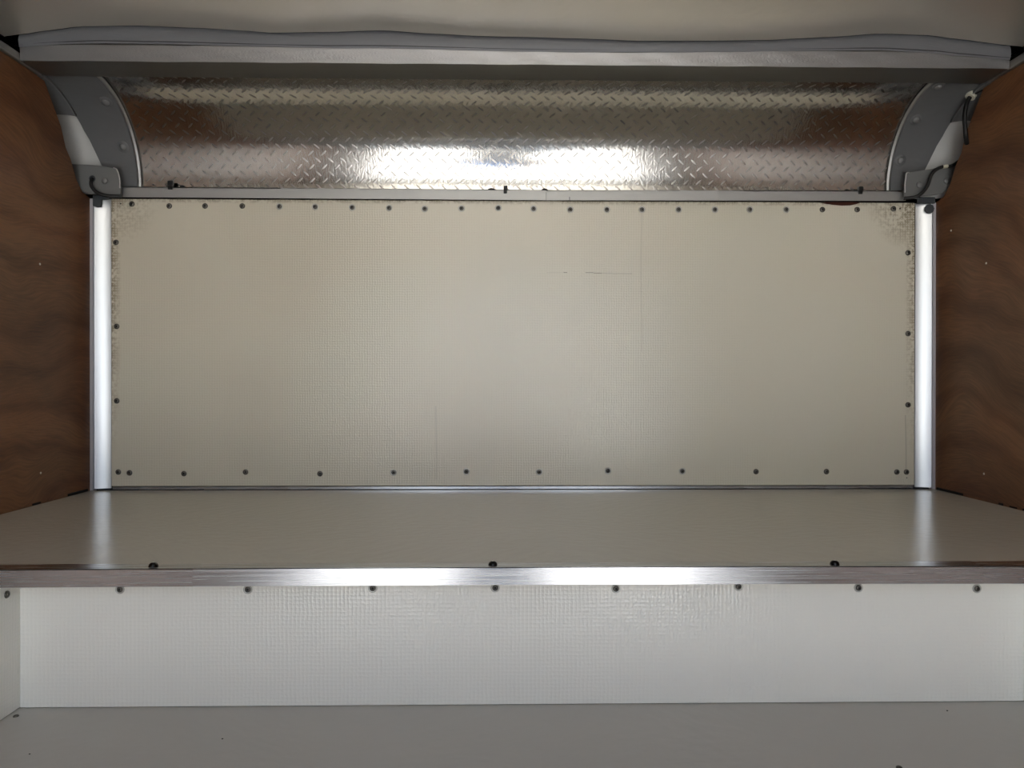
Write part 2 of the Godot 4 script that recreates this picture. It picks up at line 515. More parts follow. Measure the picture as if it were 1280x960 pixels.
# who takes the picture: stands on the deck in the doorway, phone held out in both hands
func photographer() -> void:
	var skin := Color(0.42, 0.24, 0.16)
	var shirt := Color(0.07, 0.16, 0.36)
	var jeans := Color(0.02, 0.035, 0.08)
	var shoe := Color(0.03, 0.03, 0.03)
	var hair := Color(0.03, 0.02, 0.012)
	var b := MB.new()
	var tint := PackedColorArray()
	var c := -0.038
	var bones := [[Vector3(c, -0.36, 1.99), 0.135, Vector3(c, -0.2, 1.98), 0.125, shirt], [Vector3(c - 0.07, -0.02, 1.98), 0.115, Vector3(c + 0.07, -0.02, 1.98), 0.115, shirt], [Vector3(c, -0.2, 1.98), 0.125, Vector3(c, -0.02, 1.98), 0.12, shirt],
		[Vector3(c - 0.14, 0.07, 1.98), 0.07, Vector3(c + 0.14, 0.07, 1.98), 0.07, shirt], [Vector3(c, 0.08, 1.98), 0.062, Vector3(c, 0.2, 1.965), 0.053, skin], [Vector3(c - 0.08, -0.42, 2.0), 0.105, Vector3(c + 0.08, -0.42, 2.0), 0.105, jeans]]
	for s in [-1.0, 1.0]:
		bones += [[Vector3(c + s * 0.18, 0.06, 1.975), 0.062, Vector3(c + s * 0.22, -0.08, 1.93), 0.052, shirt], [Vector3(c + s * 0.22, -0.08, 1.93), 0.05, Vector3(c + s * 0.235, -0.17, 1.88), 0.041, skin], [Vector3(c + s * 0.235, -0.17, 1.88), 0.041, Vector3(c + s * 0.105, 0.13, 1.715), 0.027, skin],
			[Vector3(c + s * 0.09, -0.45, 2.0), 0.095, Vector3(c + s * 0.10, -0.86, 1.985), 0.062, jeans], [Vector3(c + s * 0.10, -0.86, 1.985), 0.062, Vector3(c + s * 0.105, -1.2, 2.015), 0.05, jeans], [Vector3(c + s * 0.105, -1.245, 2.04), 0.045, Vector3(c + s * 0.12, -1.26, 1.86), 0.037, shoe]]
	flesh(b, tint, bones, 0.014, 0.04)
	var h := Vector3(c, 0.33, 1.955)
	bones = [[h + Vector3(0, 0.02, 0.015), 0.088, h + Vector3(0, 0.03, -0.01), 0.082, skin], [h + Vector3(0, -0.06, -0.03), 0.056, h + Vector3(0, -0.085, -0.055), 0.03, skin], [h + Vector3(0, 0.0, -0.095), 0.010, h + Vector3(0, -0.032, -0.112), 0.014, skin], [h + Vector3(0, -0.13, 0.01), 0.053, h + Vector3(0, -0.05, 0.01), 0.055, skin],
		[h + Vector3(0, 0.05, 0.03), 0.092, h + Vector3(0, 0.075, -0.02), 0.078, hair], [h + Vector3(0, -0.01, 0.055), 0.07, h + Vector3(0, 0.04, 0.05), 0.08, hair], [h + Vector3(-0.02, -0.066, -0.083), 0.007, h + Vector3(0.02, -0.066, -0.083), 0.007, Color(0.33, 0.12, 0.10)]]
	for s in [-1.0, 1.0]:
		bones += [[h + Vector3(s * 0.088, 0.012, 0.012), 0.014, h + Vector3(s * 0.086, -0.025, 0.008), 0.010, skin], [h + Vector3(s * 0.032, 0.004, -0.083), 0.011, h + Vector3(s * 0.034, 0.004, -0.083), 0.011, Color(0.05, 0.035, 0.03)]]
	flesh(b, tint, bones, 0.006, 0.012)
	for s in [-1.0, 1.0]:
		var w := Vector3(c + s * 0.105, 0.13, 1.715)
		bones = [[w, 0.026, w + Vector3(-s * 0.012, 0.035, -0.02), 0.027, skin], [w + Vector3(s * 0.004, 0.03, -0.02), 0.022, w + Vector3(-s * 0.008, 0.085, -0.045), 0.019, skin], [w + Vector3(-s * 0.02, 0.03, -0.02), 0.02, w + Vector3(-s * 0.02, 0.07, -0.035), 0.017, skin]]
		for k in 4:   # fingers curl round the back of the phone
			var root := w + Vector3(s * (0.010 - 0.006 * k), 0.052 + 0.013 * k, -0.042 - 0.003 * k)
			var lng: float = [0.028, 0.033, 0.035, 0.031][k]
			var k1: Vector3 = root + Vector3(-s * 0.004, 0.008, -lng * 0.75)
			var k2: Vector3 = k1 + Vector3(-s * lng * 0.55, 0.004, -lng * 0.25)
			bones += [[root, 0.0095, k1, 0.0088, skin], [k1, 0.0088, k2, 0.0078, skin]]
		var th := w + Vector3(-s * 0.026, 0.05, -0.03)
		bones += [[th, 0.012, th + Vector3(-s * 0.018, 0.022, -0.012), 0.0105, skin], [th + Vector3(-s * 0.018, 0.022, -0.012), 0.0105, th + Vector3(-s * 0.034, 0.04, -0.016), 0.0088, skin]]
		flesh(b, tint, bones, 0.004, 0.008)
	var o := thing("person", "person in a blue shirt and dark jeans standing in the rear doorway holding a phone", "person", Vector3(c, -SHELF, 1.98))
	var bd := part("body", b, M.clothes, o)
	var arr := (bd.mesh as ArrayMesh).surface_get_arrays(0)
	arr[Mesh.ARRAY_COLOR] = tint
	arr[Mesh.ARRAY_TANGENT] = null
	var am := ArrayMesh.new()
	am.add_surface_from_arrays(Mesh.PRIMITIVE_TRIANGLES, arr)
	bd.mesh = am
	o = thing("phone", "slim black phone held up in two hands facing the bench", "phone", Vector3(c, 0.235, 1.645))
	b = MB.new()
	b.box(Vector3(c - 0.074, 0.199, 1.640), Vector3(c + 0.074, 0.271, 1.648), 0.002)
	part("body", b, M.black_screw, o)

# ------------------------------------------------------------------ fasteners
var button_mesh: ArrayMesh
var small_mesh: ArrayMesh
var socket_mesh: ArrayMesh
var flange_mesh: ArrayMesh
var dome_mesh: ArrayMesh

func fasteners() -> void:
	var b := MB.new()   # button head, socket hole in the middle, along +z
	b.lathe([[0.0061, 0.0], [0.0060, 0.0008], [0.0053, 0.0019], [0.0040, 0.0026], [0.0025, 0.0029], [0.0022, 0.0024], [0.0021, 0.0010]], Vector3.ZERO, Vector3.BACK, 18)
	button_mesh = mesh_of(b)
	b = MB.new()        # narrower head that sits in a dished washer
	b.lathe([[0.0048, 0.0], [0.0047, 0.0010], [0.0040, 0.0020], [0.0026, 0.0025], [0.0022, 0.0022], [0.0021, 0.0010]], Vector3.ZERO, Vector3.BACK, 18)
	small_mesh = mesh_of(b)
	var s := MB.new()
	s.lathe([[0.0022, 0.0013], [0.0, 0.0013]], Vector3.ZERO, Vector3.BACK, 6, true)
	socket_mesh = mesh_of(s)
	var f := MB.new()
	f.lathe([[0.0074, 0.0], [0.0073, 0.0007], [0.0066, 0.0012], [0.0058, 0.0012], [0.0044, 0.0007], [0.0, 0.0007]], Vector3.ZERO, Vector3.BACK, 20, true)
	flange_mesh = mesh_of(f)
	var d := MB.new()
	d.lathe([[1.0, 0.0], [0.97, 0.18], [0.85, 0.38], [0.6, 0.54], [0.3, 0.61], [0.0, 0.63]], Vector3.ZERO, Vector3.BACK, 18)
	dome_mesh = mesh_of(d)

func rivet(parent: Node3D, at: Vector3, scale_ := 1.0, ring := false) -> void:
	var turn := Basis(Vector3.BACK, rng.randf() * TAU).scaled(Vector3.ONE * scale_)
	var o := put("rivet", small_mesh if ring else button_mesh, M.steel_head, parent, at + (Vector3(0, 0, 0.0008) if ring else Vector3.ZERO), turn)
	var h := MeshInstance3D.new()
	h.name = "socket"; h.mesh = socket_mesh; h.material_override = M.socket_dark
	o.add_child(h)
	if ring:
		var w := MeshInstance3D.new()
		w.name = "washer"; w.mesh = flange_mesh; w.material_override = M.washer
		w.position = Vector3(0, 0, -0.0008)
		o.add_child(w)

func dome(called: String, parent: Node3D, at: Vector3, r: float, dir: Vector3, m: Material) -> MeshInstance3D:
	var z := dir.normalized()
	var x := (Vector3.UP if absf(z.y) < 0.9 else Vector3.RIGHT).cross(z).normalized()
	return put(called, dome_mesh, m, parent, at, Basis(x, z.cross(x), z).scaled_local(Vector3.ONE * r))

# ------------------------------------------------------------------ curved nose
func nose(x: float, deg: float, r := ROUND) -> Vector3:
	var a := deg_to_rad(deg)
	return Vector3(x, NOSE.y + r * sin(a), NOSE.x - r * cos(a))

func nose_in(deg: float) -> Vector3:
	var a := deg_to_rad(deg)
	return Vector3(0, -sin(a), cos(a))

func lerp_table(t: Array, x: float) -> float:
	if x <= t[0][0]: return t[0][1]
	for k in t.size() - 1:
		if x <= t[k + 1][0]:
			var f: float = (x - t[k][0]) / (t[k + 1][0] - t[k][0])
			f = f * f * (3.0 - 2.0 * f) * 0.5 + f * 0.5
			return lerpf(t[k][1], t[k + 1][1], f)
	return t[-1][1]

# height of the sagging ceiling edge and of the dark bead under the sealant, by x
const CEIL_EDGE := [[-0.96, 0.862], [-0.913, 0.8685], [-0.862, 0.8763], [-0.8045, 0.8841], [-0.703, 0.8864], [-0.587, 0.8831], [-0.514, 0.8794], [-0.456, 0.8755], [-0.368, 0.8777], [-0.251, 0.8817], [-0.163, 0.8766], [-0.0745, 0.873], [-0.0156, 0.8721], [0.103, 0.8701], [0.221, 0.8667], [0.340, 0.8678], [0.4595, 0.8703], [0.519, 0.8738], [0.579, 0.8773], [0.669, 0.884], [0.759, 0.8819], [0.819, 0.8749], [0.880, 0.868], [0.913, 0.8638], [0.96, 0.860]]
const BEAD := [[-0.9154, 0.8514], [-0.8647, 0.8562], [-0.7777, 0.8599], [-0.6614, 0.8594], [-0.4863, 0.8565], [-0.3691, 0.8546], [-0.2516, 0.8556], [-0.1337, 0.8537], [-0.0155, 0.8517], [0.1031, 0.8513], [0.222, 0.8516], [0.3413, 0.8533], [0.4609, 0.8558], [0.5809, 0.8576], [0.6712, 0.8591], [0.7616, 0.8554], [0.822, 0.8499], [0.9158, 0.8432]]

# ------------------------------------------------------------------ the scene
func _ready() -> void:
	rng.seed = 7
	camera_and_light()
	materials()
	fasteners()
	shell()
	front_panel()
	bench()
	nose_panel()
	beam()
	for s in [-1.0, 1.0]:
		corner(s)
	rail()
	cables()
	photographer()

func camera_and_light() -> void:
	var cam := Camera3D.new()
	cam.name = "camera"
	cam.position = Vector3(-0.0384, SHELF + 0.2351, 1.6166)
	cam.rotation_order = EULER_ORDER_YXZ
	cam.rotation = Vector3(deg_to_rad(-0.141), deg_to_rad(-0.982), deg_to_rad(0.047))
	cam.fov = rad_to_deg(2.0 * atan(480.0 / 924.0))
	cam.near = 0.02
	add_child(cam)
	var sky := ProceduralSkyMaterial.new()
	sky.sky_top_color = Color(0.70, 0.77, 0.86)
	sky.sky_horizon_color = Color(0.97, 0.97, 0.95)
	sky.sky_curve = 0.12
	sky.ground_bottom_color = Color(0.45, 0.44, 0.42)
	sky.ground_horizon_color = Color(0.72, 0.72, 0.70)
	sky.energy_multiplier = 1.0
	var env := Environment.new()
	env.background_mode = Environment.BG_SKY
	env.sky = Sky.new()
	env.sky.sky_material = sky
	env.ambient_light_source = Environment.AMBIENT_SOURCE_SKY
	env.tonemap_mode = Environment.TONE_MAPPER_LINEAR
	env.tonemap_exposure = 4.2
	env.sdfgi_enabled = true; env.ssao_enabled = true; env.ssil_enabled = true
	var we := WorldEnvironment.new()
	we.name = "world_environment"
	we.environment = env
	add_child(we)
	var sun := DirectionalLight3D.new()
	sun.name = "sun"
	sun.rotation = Vector3(deg_to_rad(-66), deg_to_rad(180 - 28), 0)   # from over the nose of the trailer
	sun.light_color = Color(1.0, 0.975, 0.94)
	sun.light_energy = 3.0
	sun.light_angular_distance = 0.5
	sun.shadow_enabled = true
	add_child(sun)

func shell() -> void:
	var g := struct("ground", "pale concrete yard behind the open trailer", "ground", Vector3(0, -1.75, 10))
	var b := MB.new()
	b.box(Vector3(-40, -1.85, -20), Vector3(40, -1.75, 40), 0.001)
	part("slab", b, M.concrete, g)
	var f := struct("floor", "dark trailer deck below the bench", "floor", Vector3(0, -SHELF, 2))
	b = MB.new()
	b.box(Vector3(-1.0, -SHELF - 0.06, -0.12), Vector3(1.0, -SHELF, DEEP), 0.002)
	part("deck", b, M.deck, f)
	# roof, with the vent opening, and the sagging ceiling sheet below it
	var c := struct("ceiling", "satin beige-grey metal ceiling sheet sagging along the beam", "ceiling", Vector3(0, 0.88, 2))
	var v0 := Vector2(-0.18, 1.5)
	var v1 := Vector2(0.18, 1.9)
	b = MB.new()
	for r in [[-1.0, 1.0, -0.12, v0.y], [-1.0, 1.0, v1.y, DEEP], [-1.0, v0.x, v0.y, v1.y], [v1.x, 1.0, v0.y, v1.y]]:
		b.box(Vector3(r[0], 0.93, r[2]), Vector3(r[1], 0.96, r[3]), 0.0005)
	part("roof_skin", b, M.shell_dark, c)
	b = MB.new()
	var xs := []
	for k in 97: xs.append(lerpf(-0.958, 0.958, k / 96.0))
	var zs := [0.252, 0.258, 0.266, 0.276, 0.29, 0.305, 0.325, 0.35, 0.38, 0.42, 0.47, 0.55, 0.7, 0.9, 1.1, 1.3, 1.5, 1.9, DEEP]
	var grid := []
	for z in zs:
		for x in xs:
			var sag: float = lerp_table(CEIL_EDGE, x) - 0.888
			grid.append(Vector3(x, 0.888 + sag * exp(-(z - 0.252) / 0.06), z))
	var w := xs.size()
	for j in zs.size():
		for i in w:
			var du: Vector3 = grid[j * w + mini(i + 1, w - 1)] - grid[j * w + maxi(i - 1, 0)]
			var dv: Vector3 = grid[mini(j + 1, zs.size() - 1) * w + i] - grid[maxi(j - 1, 0) * w + i]
			var nn := du.cross(dv).normalized()
			if nn.y > 0: nn = -nn
			b.vert(grid[j * w + i], nn, Vector2(grid[j * w + i].x, grid[j * w + i].z))
	for j in zs.size() - 1:
		for i in w - 1:
			if zs[j] > 1.49 and zs[j + 1] < 1.91 and xs[i] > -0.19 and xs[i + 1] < 0.19:
				continue
			var a := j * w + i
			b.tri(a, a + 1, a + w + 1); b.tri(a, a + w + 1, a + w)
	part("ceiling_sheet", b, M.ceiling_sheet, c)
	# front and side skins of the trailer, closed all round but for the rear door
	var fr := struct("wall_nose", "dark outer shell behind the nose panels", "wall", Vector3(0, -SHELF, -0.1))
	b = MB.new()
	b.box(Vector3(-1.0, -SHELF, -0.12), Vector3(1.0, 0.93, -0.10), 0.0005)
	part("outer_skin", b, M.shell_dark, fr)
	for s in [-1.0, 1.0]:
		side_wall(s)
	var r := struct("wall_rear", "white frame round the open rear door", "wall", Vector3(0, -SHELF, DEEP))
	b = MB.new()
	for s in [-1.0, 1.0]:
		b.box(Vector3(minf(s * 0.72, s * 1.0), -SHELF, DEEP), Vector3(maxf(s * 0.72, s * 1.0), 0.96, DEEP + 0.05), 0.003)
	b.box(Vector3(-0.72, 0.78, DEEP), Vector3(0.72, 0.96, DEEP + 0.05), 0.003)
	part("door_frame", b, M.white_skin, r)
	for s in [-1.0, 1.0]:   # the two barn doors stand open
		var d := struct("door_1" if s < 0 else "door_2", "grey barn door folded open at the rear", "door", Vector3(s * 0.757, -SHELF, 2.6))
		b = MB.new()
		b.box(Vector3(minf(s * 0.735, s * 0.78), -SHELF + 0.02, DEEP + 0.06), Vector3(maxf(s * 0.735, s * 0.78), 0.77, DEEP + 0.79), 0.004)
		part("leaf", b, M.door_grey, d)

func side_wall(s: float) -> void:
	var side := "left" if s < 0 else "right"
	var o := struct("wall_" + side, "%s side wall of brown plywood with a cut-off front corner under a metal channel" % side, "wall", Vector3(s * HALF, -SHELF, 2))
	var b := MB.new()
	b.box(Vector3(minf(s * 0.975, s * 1.0), -SHELF, -0.12), Vector3(maxf(s * 0.975, s * 1.0), 0.93, DEEP), 0.0005)
	part("outer_skin", b, M.shell_dark, o)
	# the sheet: front edge upright to the bench panel's top, then cut back along the curve of the nose
	var cut := [[0.0, 0.632], [0.030, 0.638], [0.042, 0.648], [0.054, 0.660], [0.073, 0.694], [0.091, 0.7135], [0.107, 0.7505], [0.139, 0.792], [0.163, 0.8225]]
	var poly := PackedVector2Array([Vector2(DEEP, -SHELF), Vector2(0.0, -SHELF)])
	for q in cut: poly.append(Vector2(q[0], q[1]))
	poly.append(Vector2(DEEP, 0.8235))
	b = MB.new()
	b.prism(poly, func(p: Vector2, d: float) -> Vector3: return Vector3(s * d, p.y, p.x), HALF, HALF + 0.012)
	part("plywood_sheet", b, M["plywood_" + side], o)
	# U channel on its top edge, with a lighter lower lip
	b = MB.new()
	b.box(Vector3(minf(s * 0.918, s * 0.944), 0.8245, 0.168), Vector3(maxf(s * 0.918, s * 0.944), 0.8385, DEEP), 0.0015)
	b.box(Vector3(minf(s * 0.916, s * 0.924), 0.8215, 0.168), Vector3(maxf(s * 0.916, s * 0.924), 0.8255, DEEP), 0.001)
	var ch := part("top_channel", b, M.beam_aluminium, o)
	for z in ([0.185, 0.197] if s < 0 else [0.189, 0.203]):
		dome("channel_screw", ch, Vector3(s * 0.9165, 0.8315, z), 0.0042, Vector3(-s, -0.2, 0.5), M.speck)
	# thin bright moulding in the dark slot between channel and ceiling
	b = MB.new()
	b.box(Vector3(minf(s * 0.934, s * 0.942), 0.8575, 0.12), Vector3(maxf(s * 0.934, s * 0.942), 0.8605, DEEP), 0.001)
	part("slot_moulding", b, M.bright_aluminium, o)
	b = MB.new()
	b.box(Vector3(minf(s * 0.917, s * 0.925), -0.01, -0.012), Vector3(maxf(s * 0.917, s * 0.925), 0.632, 0.002), 0.001)
	part("edge_lip", b, M.pale_lip, o)
	# pale nail heads and a few ragged nicks along the foot of the sheet
	for q in ([[0.059, 0.174], [0.462, 0.176]] if s < 0 else [[0.471, 0.171], [0.054, 0.1655], [0.559, 0.057]]):
		dome("nail_head", o, Vector3(s * HALF, q[0], q[1]), 0.0022, Vector3(-s, 0, 0), M.speck)
	b = MB.new()
	for q in ([[0.012, 0.085, 0.005], [0.175, 0.20, 0.004], [0.685, 0.690, 0.002]] if s < 0 else [[0.008, 0.10, 0.005], [0.21, 0.222, 0.004], [0.24, 0.26, 0.003], [0.275, 0.29, 0.004]]):
		if q[1] < 0.6:
			b.box(Vector3(minf(s * 0.9225, s * 0.9245), 0.0002, q[0]), Vector3(maxf(s * 0.9225, s * 0.9245), q[2], q[1]), 0.0006)
	part("foot_gap", b, M.pinhole, o)

func front_panel() -> void:
	var o := struct("wall_front", "large cream gel-coat front panel edged with dark rivets", "wall panel", Vector3(0, 0, 0))
	var x0 := -0.8795
	var x1 := 0.8785
	var b := MB.new()
	b.box(Vector3(x0, 0.0085, -0.018), Vector3(x1, 0.632, 0.0), 0.0012)
	for k in b.v.size():
		b.u2[k] = Vector2((b.v[k].x - x0) / (x1 - x0), 1.0 - (b.v[k].y - 0.003) / 0.629)
	part("panel", b, M.cream_gel_coat, o)
	b = MB.new()
	b.box(Vector3(-0.8785, 0.0004, -0.016), Vector3(0.8775, 0.0078, -0.002), 0.001)
	part("foot_strip", b, M.bright_aluminium, o)
	b = MB.new()
	for q in [[-0.827, 0.012], [-0.686, 0.012], [0.651, 0.013], [0.828, 0.013]]:
		b.box(Vector3(q[0] - q[1] / 2, 0.0004, -0.004), Vector3(q[0] + q[1] / 2, 0.0022, -0.0008), 0.0004)
	part("foot_shims", b, M.gasket, o)
	for q in [Vector2(-0.869, 0.5372), Vector2(-0.8674, 0.3553), Vector2(-0.8674, 0.194), Vector2(-0.8641, 0.0397), Vector2(-0.84, 0.0379), Vector2(0.863, 0.5213), Vector2(0.8634, 0.343), Vector2(0.8637, 0.1859), Vector2(0.8605, 0.0375), Vector2(0.8391, 0.0375)]:
		rivet(o, Vector3(q.x, q.y, 0.0))
	var tops := [0.6205, 0.6166, 0.617, 0.6174, 0.6169, 0.6164, 0.6151, 0.6146, 0.6132, 0.6145, 0.6157, 0.6144, 0.613, 0.6134, 0.6137, 0.6141, 0.6145, 0.6149, 0.6153, 0.6156, 0.616, 0.6182]
	for k in 22:
		rivet(o, Vector3(lerpf(-0.8348, 0.8300, k / 21.0) + 0.0012 * sin(k * 2.1), tops[k], 0.0), 1.0, k > 3 and k < 19)
	for q in [[-0.7229, 0.036], [-0.5899, 0.0393], [-0.4288, 0.0356], [-0.2689, 0.038], [-0.1102, 0.0396], [0.049, 0.0385], [0.2, 0.0409], [0.3638, 0.0399], [0.5264, 0.0388], [0.6825, 0.0386]]:
		rivet(o, Vector3(q[0], q[1], 0.0), 1.0, absf(q[0]) < 0.4)
	# chipped top edge where bare rusty-brown wood shows
	b = MB.new()
	b.prism(PackedVector2Array([Vector2(0.668, 0.6305), Vector2(0.678, 0.6285), Vector2(0.695, 0.6262), Vector2(0.715, 0.6245), Vector2(0.735, 0.6252), Vector2(0.748, 0.628), Vector2(0.756, 0.6312), Vector2(0.74, 0.6322), Vector2(0.69, 0.6322)]), func(p: Vector2, d: float) -> Vector3: return Vector3(p.x, p.y, d), -0.002, 0.0006)
	part("chipped_edge", b, M.rust_wood, o)
	for q in [[0.845, 0.6185, 0.0016], [-0.859, 0.621, 0.0014], [0.8615, 0.0245, 0.0012]]:
		dome("pinhole", o, Vector3(q[0], q[1], 0.0), q[2], Vector3.BACK, M.pinhole)
	# upright aluminium posts either side, canted to the middle
	for s in [-1.0, 1.0]:
		var side := "left" if s < 0 else "right"
		var t := thing("corner_post", "bright aluminium corner post between cream panel and %s plywood wall" % side, "post", Vector3(s * 0.897, 0, 0), "aluminium corner posts")
		b = MB.new()
		b.slab(6, 8, func(p: float, q: float) -> Vector3:
			var a := lerpf(-1.0, 1.0, p)
			return Vector3(s * (0.8965 + 0.0152 * a), lerpf(0.004, 0.632, q), 0.0005 + 0.0058 * a + 0.0016 * (a * a)), 0.003, Vector3.BACK, 0.031, 0.63)
		part("post_face", b, M.post_aluminium, t)
		b = MB.new()
		b.box(Vector3(minf(s * 0.879, s * 0.9245), -0.02, -0.035), Vector3(maxf(s * 0.879, s * 0.9245), 0.632, -0.02), 0.001)
		part("back_channel", b, M.gasket, t)
		b = MB.new()
		if s < 0:
			b.prism(PackedVector2Array([Vector2(-0.913, 0.636), Vector2(-0.879, 0.636), Vector2(-0.8795, 0.6285), Vector2(-0.8945, 0.6275), Vector2(-0.8962, 0.6125), Vector2(-0.905, 0.6115), Vector2(-0.913, 0.614)]), func(p: Vector2, d: float) -> Vector3: return Vector3(p.x, p.y, d), 0.0065, 0.0105)
			part("sealant_patch", b, M.gasket, t)
		else:
			b.box(Vector3(0.8783, 0.628, 0.0065), Vector3(0.9174, 0.6415, 0.0115), 0.0012)
			part("cap_strip", b, M.gasket, t)
			b = MB.new()
			b.lathe([[0.0105, 0.0], [0.0105, 0.003], [0.009, 0.0036], [0.0, 0.0036]], Vector3(0.905, 0.6165, 0.0075), Vector3.BACK, 9, true)
			part("sealant_patch", b, M.gasket, t)

func bench() -> void:
	var o := thing("bench_top", "glossy grey-beige bench top with an aluminium angle along its front edge", "bench", Vector3(0, 0, 0.34))
	var b := MB.new()
	b.box(Vector3(-0.922, -0.019, 0.0), Vector3(0.922, 0.0, 0.683), 0.0005)
	part("board", b, M.smooth_gel_coat, o)
	b = MB.new()
	var bow := func(x: float) -> float: return 0.0012 * (1.0 - pow(x / 0.7, 2.0))
	for f in [[Vector2(0.6585, 0.0011), Vector2(0.6862, 0.0011), Vector3.UP], [Vector2(0.6862, 0.0010), Vector2(0.6862, -0.0215), Vector3.BACK]]:
		b.slab(24, 1, func(p: float, q: float) -> Vector3:
			var x := lerpf(-0.922, 0.922, p)
			var e: Vector2 = f[0].lerp(f[1], q)
			return Vector3(x, e.y + bow.call(x) * (1.0 if f[2] == Vector3.BACK or q > 0.5 else 0.0), e.x), 0.0012, f[2], 1.844, 0.02)
	part("edge_trim", b, M.bright_aluminium, o)
	for q in [[-0.4762, 0.6735], [-0.0465, 0.6725], [0.3924, 0.675]]:
		var sc := dome("screw", o, Vector3(q[0], 0.0008, q[1]), 0.0060, Vector3.UP, M.black_screw)
		sc.scale.z *= 1.55
		var h := MeshInstance3D.new()
		h.name = "recess"; h.mesh = socket_mesh; h.material_override = M.washer
		h.transform = Transform3D(Basis.IDENTITY.scaled(Vector3.ONE * 130.0), Vector3(0, 0, 0.47))
		sc.add_child(h)
	# riser under the bench top
	o = thing("riser_panel", "white textured gel-coat riser under the bench edge with a row of rivets", "panel", Vector3(0, -0.195, 0.62))
	b = MB.new()
	b.box(Vector3(-0.672, -0.196, 0.611), Vector3(0.672, -0.0195, 0.6293), 0.0008)
	part("panel", b, M.white_gel_coat, o)
	for q in [[-0.5406, -0.0397], [-0.3721, -0.0404], [-0.2068, -0.0394], [-0.0437, -0.0395], [0.1181, -0.0413], [0.283, -0.0392], [0.4456, -0.0415], [0.6069, -0.0432]]:
		rivet(o, Vector3(q[0], q[1], 0.6293), 0.82, true)
	for s in [-1.0, 1.0]:
		var side := "left" if s < 0 else "right"
		var t := thing("side_box", "white textured side box closing the %s end of the riser" % side, "box", Vector3(s * 0.8, -0.195, 0.34), "boxes at the ends of the riser")
		b = MB.new()
		b.box(Vector3(minf(s * 0.672, s * 0.9225), -0.196, 0.002), Vector3(maxf(s * 0.672, s * 0.9225), -0.0195, 0.677), 0.001)
		part("panel", b, M.white_gel_coat, t)
		if s < 0:
			var rv := put("rivet", button_mesh, M.steel_head, t, Vector3(-0.672, -0.0385, 0.655), Basis(Vector3.UP, PI / 2).scaled(Vector3.ONE * 0.82))
			rv.set_meta("label", "dark rivet near the inner corner")
	# lower bench
	o = thing("lower_bench", "grey lower bench top at the foot of the white riser", "bench", Vector3(0, -0.196, 0.55))
	b = MB.new()
	b.box(Vector3(-0.9225, -0.222, 0.002), Vector3(0.9225, -0.1965, 1.12), 0.0015)
	part("board", b, M.grey_gel_coat, o)
	b = MB.new()
	b.box(Vector3(-0.9225, -SHELF, 1.08), Vector3(0.9225, -0.2225, 1.10), 0.0015)
	part("front_board", b, M.white_gel_coat, o)
	for q in [[-0.6615, 0.6533, 0.0035], [0.4099, 0.797, 0.0035]]:
		var sc := dome("screw", o, Vector3(q[0], -0.1965, q[1]), q[2], Vector3.UP, M.steel_head)
	for q in [[-0.3729, 0.7179, 0.0011], [0.5508, 0.6556, 0.0012], [-0.5825, 0.7513, 0.001]]:
		dome("speck", o, Vector3(q[0], -0.1965, q[1]), q[2], Vector3.UP, M.pinhole)

func nose_panel() -> void:
	var o := thing("tread_plate", "curved diamond-tread aluminium sheet above the cream panel", "panel", Vector3(0, 0.64, 0))
	var b := MB.new()
	b.slab(60, 36, func(p: float, q: float) -> Vector3: return nose(lerpf(-0.822, 0.822, p), lerpf(-6.0, 96.0, q)), 0.002, Vector3(0, -0.5, 1), 1.644, 0.3)
	part("sheet", b, M.tread_aluminium, o)
	# raised lugs: rows of slashes leaning left and right in turn, pressed out of the sheet
	b = MB.new()
	var px := 0.0272
	var rows := 22
	var step := 100.0 / rows
	for j in rows:
		var deg := -3.0 + step * j
		var lean := 1.0 if j % 2 == 0 else -1.0
		var cols := 60
		for i in cols:
			var x := (i - cols / 2.0 + (0.5 if j % 2 == 0 else 0.0)) * px + 0.004
			if absf(x) > 0.808: continue
			var first := b.v.size()
			var long := 0.0086
			var wide := 0.0021
			for r in 4:
				var rr := [1.0, 0.82, 0.5, 0.0][r] as float
				var hh := [-0.0002, 0.0004, 0.0008, 0.0009][r] as float
				var sl := [0.03, 0.09, 0.06, 0.0][r] as float
				for a in 10:
					var t := TAU * a / 10.0
					var e := Vector2(cos(t) * long * rr, sin(t) * wide * rr)
					var d := e.rotated(lean * 0.72)
					var sd := Vector2(cos(t) * wide / long, sin(t)).normalized().rotated(lean * 0.72) * sl
					var g := deg + rad_to_deg(d.y / ROUND)
					var nn := nose_in(g)
					var up := Vector3(0, cos(deg_to_rad(g)), sin(deg_to_rad(g)))
					b.vert(nose(x + d.x, g, ROUND - hh), (nn + Vector3(sd.x, 0, 0) + up * sd.y).normalized(), Vector2(x, deg * 0.003))
			for r in 3:
				for a in 10:
					var k := first + r * 10 + a
					var k1 := first + r * 10 + (a + 1) % 10
					b.tri(k, k1, k1 + 10)
					if r < 2: b.tri(k, k1 + 10, k + 10)
	var t := part("tread_lugs", b, M.worn_lugs, o)
	t.set_meta("kind", "stuff")

